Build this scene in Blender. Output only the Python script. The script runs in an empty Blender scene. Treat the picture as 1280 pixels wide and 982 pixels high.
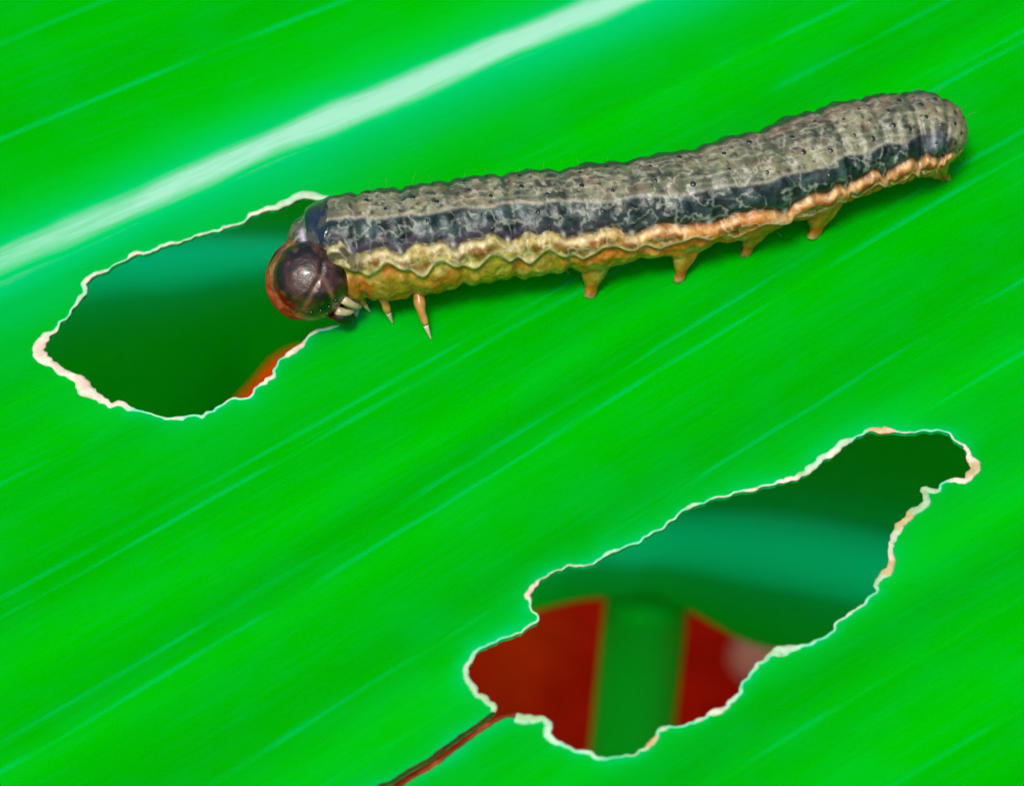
import bpy, bmesh, math, random
import numpy as np
from mathutils import Vector
from mathutils.geometry import delaunay_2d_cdt
random.seed(7); RNG = np.random.default_rng(7)
R = math.radians
MM = 0.001                                   # everything below is laid out in millimetres
SC = bpy.context.scene
COL = SC.collection

# ------------------------------------------------------------------ camera
ELEV = 50.0; LENS = 150.0; DIST = 187.5      # macro lens, looking 50 degrees down on the leaf
FPX = LENS / 36.0 * 1280.0
se, ce = math.sin(R(ELEV)), math.cos(R(ELEV))
CAM = np.array([0.0, -DIST * ce, DIST * se])
RIGHT = np.array([1.0, 0, 0]); UP = np.array([0, se, ce]); FWD = np.array([0, ce, -se])
cd = bpy.data.cameras.new('camera'); cam = bpy.data.objects.new('camera', cd); COL.objects.link(cam)
cam.location = Vector(CAM) * MM; cam.rotation_euler = (R(90 - ELEV), 0, 0)
cd.lens = LENS; cd.sensor_width = 36.0; cd.sensor_fit = 'HORIZONTAL'
cd.clip_start = 0.005; cd.clip_end = 50.0
cd.dof.use_dof = True; cd.dof.focus_distance = 0.1868; cd.dof.aperture_fstop = 74.0
SC.camera = cam

# ------------------------------------------------------------------ sky, sun, exposure
SUN_EL, SUN_AZ = 65.0, 200.0                 # azimuth clockwise from +Y: over the viewer's left shoulder
wd = bpy.data.worlds.new('World'); SC.world = wd; wd.use_nodes = True
wn = wd.node_tree.nodes; wl = wd.node_tree.links
bg = wn['Background']; sky = wn.new('ShaderNodeTexSky'); sky.sky_type = 'NISHITA'
sky.sun_disc = False; sky.sun_elevation = R(SUN_EL); sky.sun_rotation = R(SUN_AZ)
sky.air_density = 1.0; sky.dust_density = 6.0; sky.ozone_density = 1.0
wl.new(sky.outputs[0], bg.inputs[0]); bg.inputs[1].default_value = 0.075
sl = bpy.data.lights.new('sun', 'SUN'); sl.energy = 1.5; sl.angle = R(14); sl.color = (1.0, 0.96, 0.9)
sun = bpy.data.objects.new('sun', sl); COL.objects.link(sun)
sd = Vector((math.sin(R(SUN_AZ)) * math.cos(R(SUN_EL)), math.cos(R(SUN_AZ)) * math.cos(R(SUN_EL)), math.sin(R(SUN_EL))))
sun.rotation_euler = sd.to_track_quat('Z', 'Y').to_euler(); sun.location = sd * 0.6
vs = SC.view_settings; vs.view_transform = 'Standard'; vs.look = 'None'; vs.gamma = 1.0; vs.use_curve_mapping = False
vs.exposure = 0.95

# ------------------------------------------------------------------ helpers
def lin(c):
    c = np.asarray(c, float) / 255.0
    return np.where(c <= 0.04045, c / 12.92, ((c + 0.055) / 1.055) ** 2.4)
K = 0.62                                     # albedo scale for the exposure used
def alb(c): return lin(c) * K

def smooth(a, b, x):
    t = np.clip((x - a) / (b - a), 0, 1); return t * t * (3 - 2 * t)

def ray(px, py):
    px = np.asarray(px, float); py = np.asarray(py, float)
    d = FWD + ((px - 640) / FPX)[..., None] * RIGHT - ((py - 491) / FPX)[..., None] * UP
    return d
def at(px, py, z):
    """pixel -> point on the horizontal plane z (mm)"""
    d = ray(px, py); t = (np.asarray(z, float) - CAM[2]) / d[..., 2]
    return CAM + d * t[..., None]
def pix(P):
    q = np.asarray(P, float) - CAM
    dep = q @ FWD
    return 640 + FPX * (q @ RIGHT) / dep, 491 - FPX * (q @ UP) / dep

def _hash(i, j, k, seed):
    h = (i * 374761393 + j * 668265263 + k * 2147483647 + seed * 1274126177) & 0xFFFFFFFF
    h = ((h ^ (h >> 13)) * 1274126177) & 0xFFFFFFFF
    h = ((h ^ (h >> 16)) * 2246822519) & 0xFFFFFFFF
    return ((h ^ (h >> 15)) & 0xFFFF) / 65535.0
def vnoise(x, y, z, seed=0):
    x, y, z = np.broadcast_arrays(np.asarray(x, float), np.asarray(y, float), np.asarray(z, float))
    xi, yi, zi = (np.floor(a).astype(np.int64) for a in (x, y, z))
    f = [a - b for a, b in ((x, xi), (y, yi), (z, zi))]
    f = [t * t * (3 - 2 * t) for t in f]
    r = 0
    for a in (0, 1):
        for b in (0, 1):
            for c in (0, 1):
                w = (f[0] if a else 1 - f[0]) * (f[1] if b else 1 - f[1]) * (f[2] if c else 1 - f[2])
                r = r + w * _hash(xi + a, yi + b, zi + c, seed)
    return r                                  # 0..1
def fbm(x, y, z, seed=0, oct=3):
    r = 0; a = 0.5; t = 0
    for o in range(oct):
        r = r + a * vnoise(x * 2 ** o, y * 2 ** o, z * 2 ** o, seed + o * 17); t += a; a *= 0.5
    return r / t

def mesh_obj(name, verts, faces, mat, parent=None, attrs=None, smooth_shade=True):
    me = bpy.data.meshes.new(name)
    me.from_pydata((np.asarray(verts) * MM).tolist(), [], faces if isinstance(faces, list) else faces.tolist())
    if smooth_shade: me.polygons.foreach_set('use_smooth', [True] * len(me.polygons))
    for k, (typ, dat) in (attrs or {}).items():
        a = me.attributes.new(k, typ, 'POINT'); dat = np.asarray(dat, np.float32)
        if typ == 'FLOAT_COLOR':
            if dat.shape[1] == 3: dat = np.c_[dat, np.ones(len(dat), np.float32)]
            a.data.foreach_set('color', dat.ravel())
        elif typ == 'FLOAT_VECTOR': a.data.foreach_set('vector', dat.ravel())
        else: a.data.foreach_set('value', dat.ravel())
    me.update(); me.validate()
    o = bpy.data.objects.new(name, me); COL.objects.link(o)
    if mat: me.materials.append(mat)
    if parent:
        o.parent = parent; o.location = -parent.location
    return o
def empty(name, loc, label, cat):
    o = bpy.data.objects.new(name, None); COL.objects.link(o)
    o.location = Vector(loc) * MM; o.empty_display_size = 0.005
    o['label'] = label; o['category'] = cat
    return o
def grid_faces(n, m, wrap=False):
    i, j = np.meshgrid(np.arange(n - 1), np.arange(m if wrap else m - 1), indexing='ij')
    j2 = (j + 1) % m
    return np.stack([i * m + j, i * m + j2, (i + 1) * m + j2, (i + 1) * m + j], -1).reshape(-1, 4)
def catmull(P, n):
    P = np.asarray(P, float); Q = np.vstack([2 * P[0] - P[1], P, 2 * P[-1] - P[-2]])
    t = np.linspace(0, len(P) - 1 - 1e-9, n); i = t.astype(int); f = (t - i)[:, None]
    a, b, c, d = Q[i], Q[i + 1], Q[i + 2], Q[i + 3]
    return 0.5 * (2 * b + (c - a) * f + (2 * a - 5 * b + 4 * c - d) * f ** 2 + (3 * b - a - 3 * c + d) * f ** 3)
def resample(P, n):
    s = np.r_[0, np.cumsum(np.linalg.norm(np.diff(P, axis=0), axis=1))]
    t = np.linspace(0, s[-1], n)
    return np.stack([np.interp(t, s, P[:, k]) for k in range(P.shape[1])], 1)
def tube(C, rad, n=12, squash=None, frame=None):
    """swept tube through points C (k,3) with radii rad; closed ends"""
    C = np.asarray(C, float); k = len(C); rad = np.broadcast_to(rad, (k,))
    T = np.gradient(C, axis=0); T /= np.linalg.norm(T, axis=1)[:, None] + 1e-12
    ref = np.array([0, 0, 1.0]) if abs(T[:, 2]).mean() < 0.8 else np.array([1.0, 0, 0])
    A = np.cross(T, ref); A /= np.linalg.norm(A, axis=1)[:, None]; B = np.cross(A, T)
    th = np.linspace(0, 2 * np.pi, n, endpoint=False)
    V = C[:, None] + rad[:, None, None] * (np.cos(th)[None, :, None] * A[:, None] + np.sin(th)[None, :, None] * B[:, None])
    V = V.reshape(-1, 3); F = grid_faces(k, n, True).tolist()
    F.append(list(range(n))[::-1]); F.append([(k - 1) * n + j for j in range(n)])
    return V, F

# ------------------------------------------------------------------ materials
def new_mat(name):
    m = bpy.data.materials.new(name); m.use_nodes = True
    nt = m.node_tree; return m, nt, nt.nodes, nt.links, nt.nodes['Principled BSDF']
def N(nt, typ, **kw):
    n = nt.nodes.new(typ)
    for k, v in kw.items(): setattr(n, k, v)
    return n
def mixc(nt, fac, a, b, mode='MIX'):
    n = N(nt, 'ShaderNodeMix', data_type='RGBA', blend_type=mode)
    for s, v in ((0, fac), (6, a), (7, b)):
        if isinstance(v, bpy.types.NodeSocket): nt.links.new(v, n.inputs[s])
        elif isinstance(v, (int, float)): n.inputs[s].default_value = v
        else: n.inputs[s].default_value = (*v, 1)
    return n.outputs[2]
def math_n(nt, op, a, b=None, c=None):
    n = N(nt, 'ShaderNodeMath', operation=op)
    for s, v in enumerate((a, b, c)):
        if v is None: continue
        if isinstance(v, bpy.types.NodeSocket): nt.links.new(v, n.inputs[s])
        else: n.inputs[s].default_value = v
    return n.outputs[0]
def ramp(nt, fac, stops):
    n = N(nt, 'ShaderNodeValToRGB'); e = n.color_ramp.elements
    while len(e) < len(stops): e.new(0.5)
    for i, (p, c) in enumerate(stops):
        e[i].position = p; e[i].color = (*c, 1) if hasattr(c, '__len__') else (c, c, c, 1)
    nt.links.new(fac, n.inputs[0]); return n.outputs[0]
def noise_n(nt, vec, scale, detail=3, rough=0.55):
    n = N(nt, 'ShaderNodeTexNoise'); nt.links.new(vec, n.inputs['Vector'])
    n.inputs['Scale'].default_value = scale; n.inputs['Detail'].default_value = detail; n.inputs['Roughness'].default_value = rough
    return n.outputs['Fac']

def leaf_material(name, deep, mid, mint, pale, transl=0.3, spec=0.02, rough=0.5, vein_amt=0.6):
    """grass-leaf tissue: fine striping along the leaf ('fibre' = along, across in mm) and a 'pale' attribute"""
    m, nt, nd, lk, P = new_mat(name)
    at_ = N(nt, 'ShaderNodeAttribute', attribute_name='fibre'); pa = N(nt, 'ShaderNodeAttribute', attribute_name='pale')
    mp = N(nt, 'ShaderNodeMapping'); lk.new(at_.outputs['Vector'], mp.inputs[0]); mp.inputs['Scale'].default_value = (0.035, 1.0, 1.0)
    fine = noise_n(nt, mp.outputs[0], 5.5, 3, 0.5)
    broad = noise_n(nt, mp.outputs[0], 0.30, 2, 0.5)
    mp2 = N(nt, 'ShaderNodeMapping'); lk.new(at_.outputs['Vector'], mp2.inputs[0]); mp2.inputs['Scale'].default_value = (0.35, 0.8, 1.0)
    blot = noise_n(nt, mp2.outputs[0], 0.55, 5, 0.6)
    c = mixc(nt, ramp(nt, broad, [(0.28, 0.0), (0.75, 1.0)]), deep, mid)
    c = mixc(nt, math_n(nt, 'MULTIPLY', ramp(nt, blot, [(0.46, 0.0), (0.78, 1.0)]), 0.09), c, mint)
    c = mixc(nt, math_n(nt, 'MULTIPLY', ramp(nt, fine, [(0.50, 0.0), (0.72, 1.0)]), 0.10 * vein_amt), c, mint)
    c = mixc(nt, math_n(nt, 'MULTIPLY', ramp(nt, fine, [(0.28, 1.0), (0.46, 0.0)]), 0.08 * vein_amt), c, tuple(0.72 * x for x in deep))
    p1 = ramp(nt, pa.outputs['Fac'], [(0.0, 0.0), (0.5, 1.0)]); p2 = ramp(nt, pa.outputs['Fac'], [(0.5, 0.0), (1.0, 1.0)])
    c = mixc(nt, p1, c, mint); c = mixc(nt, p2, c, pale)
    lk.new(c, P.inputs['Base Color']); P.inputs['Roughness'].default_value = rough
    P.inputs['Specular IOR Level'].default_value = spec
    mp3 = N(nt, 'ShaderNodeMapping'); lk.new(at_.outputs['Vector'], mp3.inputs[0]); mp3.inputs['Scale'].default_value = (0.10, 1.0, 1.0)
    h = noise_n(nt, mp3.outputs[0], 5.0, 4, 0.65)
    bp = N(nt, 'ShaderNodeBump'); bp.inputs['Strength'].default_value = 0.35; bp.inputs['Distance'].default_value = 0.00012
    lk.new(h, bp.inputs['Height']); lk.new(bp.outputs[0], P.inputs['Normal'])
    tr = N(nt, 'ShaderNodeBsdfTranslucent'); lk.new(c, tr.inputs[0])
    mx = N(nt, 'ShaderNodeMixShader'); mx.inputs[0].default_value = transl
    lk.new(P.outputs[0], mx.inputs[1]); lk.new(tr.outputs[0], mx.inputs[2])
    lk.new(mx.outputs[0], nd['Material Output'].inputs[0])
    return m
LEAF = leaf_material('leaf_tissue', 1.24 * alb((0, 192, 0)), 1.24 * alb((0, 228, 0)), 1.2 * alb((0, 236, 128)), 1.35 * alb((184, 250, 222)), transl=0.4)
UNDER = leaf_material('leaf_underside', alb((0, 236, 0)), alb((0, 244, 6)), alb((20, 240, 110)), alb((170, 242, 206)), transl=0.82)
LEAF_LOW = leaf_material('lower_leaf_tissue', 1.3 * alb((0, 200, 0)), 1.3 * alb((0, 212, 0)), 1.4 * alb((0, 228, 110)), 2.2 * alb((2, 238, 150)), transl=0.15, spec=0.02, vein_amt=0.3)
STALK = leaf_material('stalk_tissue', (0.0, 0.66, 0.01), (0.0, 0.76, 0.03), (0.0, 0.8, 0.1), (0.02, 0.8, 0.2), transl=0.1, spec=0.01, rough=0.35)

def attr_material(name, rough=0.5, spec=0.4, bump=0.3, bscale=6000, bdist=0.00005, mottle=0.25, sss=0.0, coat=0.0):
    """colour from the 'tint' attribute, broken up by noise"""
    m, nt, nd, lk, P = new_mat(name)
    a = N(nt, 'ShaderNodeAttribute', attribute_name='tint'); tc = N(nt, 'ShaderNodeTexCoord')
    n1 = noise_n(nt, tc.outputs['Object'], bscale, 4, 0.65)
    c = mixc(nt, 1.0, a.outputs['Color'], ramp(nt, n1, [(0.3, 1 - mottle), (0.7, 1 + mottle * 0.6)]), 'MULTIPLY')
    lk.new(c, P.inputs['Base Color'])
    P.inputs['Roughness'].default_value = rough; P.inputs['Specular IOR Level'].default_value = spec
    bp = N(nt, 'ShaderNodeBump'); bp.inputs['Strength'].default_value = bump; bp.inputs['Distance'].default_value = bdist
    n2 = noise_n(nt, tc.outputs['Object'], bscale * 0.6, 5, 0.7)
    lk.new(n2, bp.inputs['Height']); lk.new(bp.outputs[0], P.inputs['Normal'])
    if sss:
        P.inputs['Subsurface Weight'].default_value = sss; P.inputs['Subsurface Radius'].default_value = (1.0, 0.6, 0.3)
        P.inputs['Subsurface Scale'].default_value = 0.0003
    if coat: P.inputs['Coat Weight'].default_value = coat; P.inputs['Coat Roughness'].default_value = 0.12
    return m
SKIN = attr_material('caterpillar_skin', rough=0.36, spec=0.42, bump=0.6, bscale=3000, bdist=0.0001, mottle=0.5)
HORN = attr_material('head_horn', rough=0.33, spec=0.5, bump=0.8, bscale=2200, bdist=0.0001, mottle=0.55, coat=0.35)
LEGM = attr_material('leg_horn', rough=0.3, spec=0.5, bump=0.25, bscale=3000, bdist=0.00004, mottle=0.2)
DRY = attr_material('dried_leaf_edge', rough=0.75, spec=0.2, bump=0.6, bscale=3500, bdist=0.00008, mottle=0.18)
SOILM = attr_material('red_soil', rough=0.95, spec=0.05, bump=0.8, bscale=350, bdist=0.0015, mottle=0.3)

# ------------------------------------------------------------------ leaf: vein field and surface
def slope(y0): return 0.385 + 0.235 * smooth(60, 1100, y0)
def gx(x): return 640 + 900 * np.tanh((x - 640) / 900.0)
G0 = float(gx(0.0))
def vein_y(y0, x):                            # image line of the vein that crosses x = 0 at y0
    return y0 - 0.5 * x - (slope(y0) - 0.5) * (gx(x) - G0) * 1.12
def vein_of(px, py):
    px = np.asarray(px, float); py = np.asarray(py, float); y0 = py + 0.5 * px
    for _ in range(40): y0 = py + 0.5 * px + (slope(y0) - 0.5) * (gx(px) - G0) * 1.12
    return y0
MID_Y0 = 328.0
AX = at(640, 50, 0) - at(0, MID_Y0, 0); AX = AX / np.linalg.norm(AX)          # along the midrib
AC = np.array([AX[1], -AX[0], 0.0])                                            # across, towards the viewer
M0 = at(330, float(vein_y(MID_Y0, 330.0)), 0)
def leaf_z(x, y):
    a = (x - M0[0]) * AX[0] + (y - M0[1]) * AX[1]; v = (x - M0[0]) * AC[0] + (y - M0[1]) * AC[1]
    z = 0.00035 * v * v - 0.006 * v                                            # shallow trough
    z = z + 0.9 * np.exp(-(v / 9.0) ** 2) * -0.35
    z = z + 0.22 * np.sin(a * 0.085 + 0.6) * smooth(5, 40, np.abs(v)) + 0.10 * np.sin(v * 0.33 + 0.05 * a)
    z = z + 0.05 * np.sin(v * 1.15 + 0.02 * a)
    far = np.clip(np.abs(a) - 60, 0, None); z = z - 0.0014 * far ** 2
    edge = np.clip(np.abs(v) - 30, 0, None); z = z + 0.02 * edge * np.sin(a * 0.11)
    return z
def on_leaf(px, py, h=0.0):
    z = np.zeros(np.shape(px))
    for _ in range(12):
        P = at(px, py, z); z = leaf_z(P[..., 0], P[..., 1]) + h
    return at(px, py, z)

# hole outlines traced in the photograph (image pixels), dark side of the margin
HOLE1 = [(414,251),(391,248),(368,251),(348,259),(325,266),(309,274),(289,282),(263,292),(236,299),(204,310),(164,320),(151,328),
 (128,340),(107,353),(109,364),(99,377),(82,397),(69,413),(55,430),(53,440),(66,453),(82,466),(103,470),(110,479),(114,489),(135,504),
 (154,505),(168,512),(191,518),(217,522),(246,519),(269,510),(296,497),(315,492),(332,474),(348,453),(368,435),(384,420),(401,413),
 (430,402),(446,380),(448,340),(440,300),(428,266)]
HOLE2 = [(646,892),(669,895),(685,901),(689,918),(704,931),(729,936),(744,944),(761,946),(790,943),(815,927),(830,912),(861,904),
 (884,891),(905,886),(920,868),(932,850),(946,832),(960,820),(976,808),(990,806),(1005,809),(1018,802),(1038,789),(1048,776),(1075,759),(1095,738),(1095,725),(1107,708),
 (1112,691),(1114,668),(1122,654),(1139,639),(1156,624),(1156,611),(1172,611),(1183,602),(1196,599),(1211,592),(1216,582),(1208,570),
 (1208,559),(1196,549),(1183,539),(1146,540),(1109,539),(1082,542),(1062,552),(1041,567),(1021,582),(1004,592),(988,599),(961,606),
 (934,614),(910,619),(880,628),(860,636),(845,645),(820,665),(780,685),(744,703),(721,707),(695,714),(675,727),(663,743),(666,763),
 (670,776),(652,789),(629,798),(606,808),(592,820),(583,841),(594,858),(603,869),(619,880),(618,890)]
SLIT_UP = [(618,890),(607,899),(588,912),(566,927),(545,943),(520,957),(500,970),(476,983),(450,1000),(425,1013)]
SLIT_LO = [(425,1013),(452,1003),(482,990),(505,976),(528,962),(553,946),(574,932),(596,914),(614,901),(630,894),(646,892)]

def jag(P2, step, amp, seed, closed=True):
    """resample a plane polyline and roughen it"""
    P = np.asarray(P2)
    if closed: P = np.vstack([P, P[:1]])
    C = catmull(P, len(P) * 14); L = np.linalg.norm(np.diff(C, axis=0), axis=1).sum()
    C = resample(C, int(L / step) + 1)
    T = np.gradient(C, axis=0); T /= np.linalg.norm(T, axis=1)[:, None] + 1e-9
    s = np.arange(len(C)) * step
    d = amp * (fbm(s * 1.5, 0, 0, seed, 4) - 0.5) * 2 + amp * 0.9 * (vnoise(s * 3.6, 3, 0, seed) - 0.5)
    w = np.minimum(1, np.minimum(np.arange(len(C)), np.arange(len(C))[::-1]) / 8.0)
    C = C + np.c_[T[:, 1], -T[:, 0]] * (d * w)[:, None]
    return C[:-1] if closed else C
def plane(pts):
    p = np.array(pts, float); return on_leaf(p[:, 0], p[:, 1])[:, :2]
STEP = 0.10
h1 = jag(plane(HOLE1), STEP, 0.16, 3)
h2 = jag(plane(HOLE2), STEP, 0.15, 5, closed=False)
su = jag(plane(SLIT_UP), STEP, 0.05, 8, closed=False); so = jag(plane(SLIT_LO), STEP, 0.05, 9, closed=False)
h2full = np.vstack([h2, su[1:], so[1:-1]])

def inside(pts, poly):
    r = np.zeros(len(pts), bool); x, y = pts[:, 0], pts[:, 1]
    q = np.roll(poly, -1, 0)
    for (x1, y1), (x2, y2) in zip(poly, q):
        if y1 == y2: continue
        c = ((y1 > y) != (y2 > y)); c &= x < (x2 - x1) * (y - y1) / (y2 - y1) + x1; r ^= c
    return r
def seg_dist(pts, poly, chunk=4000):
    out = np.empty(len(pts)); b = np.asarray(poly)
    for i in range(0, len(pts), chunk):
        p = pts[i:i + chunk]; d = (p[:, None, 0] - b[None, :, 0]) ** 2 + (p[:, None, 1] - b[None, :, 1]) ** 2
        out[i:i + chunk] = np.sqrt(d.min(1))
    return out
# outer outline in (along, across)
a_ = np.linspace(-150, 160, 140)
def halfw(a): return 56.0 * np.sqrt(np.clip(1 - np.clip((a - 40) / 125.0, 0, 1) ** 2.4, 0, 1)) * (0.6 + 0.4 * smooth(-190, -120, a)) + 0.4
wob = lambda a, s: 0.8 * np.sin(a * 0.16 + s) + 0.5 * np.sin(a * 0.37 + 2 * s)
def av(a, v): return M0[:2] + a[:, None] * AX[:2] + v[:, None] * AC[:2]
outer = np.vstack([av(a_, halfw(a_) + wob(a_, 0)), av(a_[::-1], -1.22 * halfw(a_[::-1]) - wob(a_[::-1], 2))])
outer = resample(np.vstack([outer, outer[:1]]), 420)[:-1]

pts = []
def hexgrid(x0, x1, y0, y1, s):
    xs = np.arange(x0, x1, s); ys = np.arange(y0, y1, s * 0.866)
    X, Y = np.meshgrid(xs, ys); X = X + (np.arange(len(ys)) % 2)[:, None] * s / 2
    g = np.c_[X.ravel(), Y.ravel()]; return g + RNG.uniform(-0.15, 0.15, g.shape) * s
fine = hexgrid(-26, 26, -29, 35, 0.42)
coarse = hexgrid(-170, 170, -150, 170, 3.0); coarse = coarse[~((abs(coarse[:, 0]) < 26.5) & (coarse[:, 1] > -29.5) & (coarse[:, 1] < 35.5))]
edges_all = np.vstack([h1, h2full])
dn = hexgrid(-26, 26, -29, 35, 0.17); dd = seg_dist(dn, edges_all[::2]); dn = dn[(dd < 0.75) & (dd > 0.1)]
df = seg_dist(fine, edges_all[::2]); fine = fine[df >= 0.75]
pts = np.vstack([fine, coarse, dn])
pts = pts[inside(pts, outer) & ~inside(pts, h1) & ~inside(pts, h2full)]
loops = [outer, h1, h2full]
allp = np.vstack([*loops, pts]); edges = []; o = 0
for L in loops:
    n = len(L); edges += [(o + i, o + (i + 1) % n) for i in range(n)]; o += n
res = delaunay_2d_cdt([Vector(p) for p in allp.tolist()], edges, [], 0, 1e-6)
V2 = np.array([tuple(v) for v in res[0]]); F = np.array([f for f in res[2] if len(f) == 3])
cen = V2[F].mean(1); F = F[inside(cen, outer) & ~inside(cen, h1) & ~inside(cen, h2full)]
A_, B_, C_ = V2[F[:, 0]], V2[F[:, 1]], V2[F[:, 2]]
flip = ((B_[:, 0] - A_[:, 0]) * (C_[:, 1] - A_[:, 1]) - (B_[:, 1] - A_[:, 1]) * (C_[:, 0] - A_[:, 0])) < 0
F[flip] = F[flip][:, ::-1]
used = np.unique(F); rem = -np.ones(len(V2), int); rem[used] = np.arange(len(used)); V2 = V2[used]; F = rem[F]
n = len(V2); z = leaf_z(V2[:, 0], V2[:, 1]); THICK = 0.24
# boundary edges -> side walls with vertices of their own
E = np.vstack([F[:, [0, 1]], F[:, [1, 2]], F[:, [2, 0]]]); key = np.sort(E, 1); _, inv, cnt = np.unique(key, axis=0, return_inverse=True, return_counts=True)
BE = E[cnt[inv.ravel()] == 1]; nb = len(BE)
top = np.c_[V2, z]; bot = np.c_[V2, z - THICK]
walls = np.vstack([top[BE[:, 0]], top[BE[:, 1]], bot[BE[:, 1]], bot[BE[:, 0]]])
faces = F.tolist() + (F[:, ::-1] + n).tolist() + [[2 * n + i + nb, 2 * n + i, 2 * n + i + 3 * nb, 2 * n + i + 2 * nb] for i in range(nb)]
VV = np.vstack([top, bot, walls])
ppx, ppy = pix(np.c_[VV[:, :2], np.zeros(len(VV))]); y0 = vein_of(ppx, ppy)
across = (y0 - MID_Y0) / 42.0; along = (VV[:, :2] - M0[:2]) @ AX[:2]
dm = y0 - MID_Y0
rag = (fbm(along * 0.12, across * 0.9, 0, 31, 3) - 0.5)
pale = 0.52 * np.exp(-(np.clip(np.abs(dm + 20 * rag) - 12, 0, None) / np.where(dm > 0, 52.0, 34.0)) ** 1.6)
pale *= 0.7 + 0.7 * fbm(along * 0.03, across * 1.6, 1, 12, 3)
dh = seg_dist(VV[:, :2], edges_all[::2])
pale = np.maximum(pale, (0.20 + 0.30 * vnoise(along * 0.9, across * 3, 0, 41)) * np.exp(-(dh / (0.16 + 0.36 * vnoise(along * 0.35, across, 2, 44))) ** 1.2))
dhw = np.exp(-(dh / 2.6) ** 1.4) * 0.06; pale = np.clip(pale + dhw * vnoise(along * 0.5, across, 7, 4), 0, 1)
leaf = empty('chewed_leaf', (M0[0], M0[1], 0), 'broad bright green grass leaf with two chewed holes and pale midrib', 'leaf')
bl_mi = np.r_[np.zeros(len(F)), np.ones(len(F)), np.zeros(nb)].astype(np.int32)
blade = mesh_obj('blade', VV, faces, LEAF, leaf, {'fibre': ('FLOAT_VECTOR', np.c_[along, across, 0 * along]), 'pale': ('FLOAT', pale)})

blade.data.materials.append(UNDER); blade.data.polygons.foreach_set('material_index', bl_mi)

def ridge(name, y0c, x0, x1, width_px, height, pale_c, pale_e, seed, n=260, m=9, sink=0.02, wvar=0.25):
    xs = np.linspace(x0, x1, n)
    w = width_px * (1 + wvar * (fbm(xs * 0.012, 0, 0, seed, 3) - 0.5) * 2)
    off = (fbm(xs * 0.008, 5, 0, seed + 1, 2) - 0.5) * width_px * 0.10
    t = np.linspace(-1, 1, m); Vs = []; pl = []; ac = []; al = []
    ends = smooth(x0, x0 + 60, xs) * (1 - smooth(x1 - 60, x1, xs))
    for k in range(m):
        yy = vein_y(y0c, xs) + off + t[k] * w * 0.5
        P = on_leaf(xs, yy); prof = (1 - t[k] ** 2) ** 1.2
        P[:, 2] += -sink + (height + sink) * prof * ends
        Vs.append(P); f = (0.5 + 1.05 * fbm(xs * 0.02, k * 0.7, 0, seed + 2, 4)) * (0.5 + 0.5 * smooth(-60, 480, xs)) if width_px > 40 else 1.5 * smooth(0.34, 0.68, fbm(xs * 0.011, k * 0.15, 0, seed + 2, 3))
        pl.append(np.clip(pale_e + (pale_c - pale_e) * prof ** (2.0 if width_px > 40 else 1.3) * f * ends, 0, 1))
        q = vein_of(*pix(np.c_[P[:, :2], 0 * xs])); ac.append((q - MID_Y0) / 42.0); al.append((P[:, :2] - M0[:2]) @ AX[:2])
    Vs = np.stack(Vs, 1).reshape(-1, 3); pl = np.stack(pl, 1).ravel(); ac = np.stack(ac, 1).ravel(); al = np.stack(al, 1).ravel()
    return mesh_obj(name, Vs, grid_faces(n, m)[:, ::-1], LEAF, leaf, {'fibre': ('FLOAT_VECTOR', np.c_[al, ac, 0 * al]), 'pale': ('FLOAT', pl)})
ridge('midrib', MID_Y0, -700, 1900, 54, 0.08, 1.12, 0.44, 61, n=1600, m=31, sink=0.012, wvar=0.16)
VEIN_PTS = [(215, 85, .34), (60, 30, .2), (870, 95, .36), (1210, 75, .30), (1245, 182, .30), (425, 710, .34), (145, 690, .34), (590, 775, .30), (1245, 460, .28),
            (1100, 850, .22), (60, 575, .22), (1200, 930, .2)]
def hits_hole(y0c, xs):
    P = on_leaf(xs, vein_y(y0c, xs)); return inside(P[:, :2], h1) | inside(P[:, :2], h2full) | (seg_dist(P[:, :2], edges_all[::3]) < 0.35)
for i, (vx, vy, amt) in enumerate(VEIN_PTS):
    y0c = float(vein_of(vx, vy)); xs = np.arange(-350, 1650, 10.0); bad = hits_hole(y0c, xs)
    start = None                              # a vein stops where the leaf is eaten away
    runs = []
    for k, b in enumerate(list(bad) + [True]):
        if not b and start is None: start = k
        if b and start is not None:
            if k - start > 14: runs.append((xs[start], xs[k - 1]))
            start = None
    for (xa, xb) in runs:
        ridge('vein', y0c, xa, xb, 11, 0.014, amt * 0.42, 0.0, 100 + 7 * i, n=int((xb - xa) / 8) + 8, m=7, sink=0.012)

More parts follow.
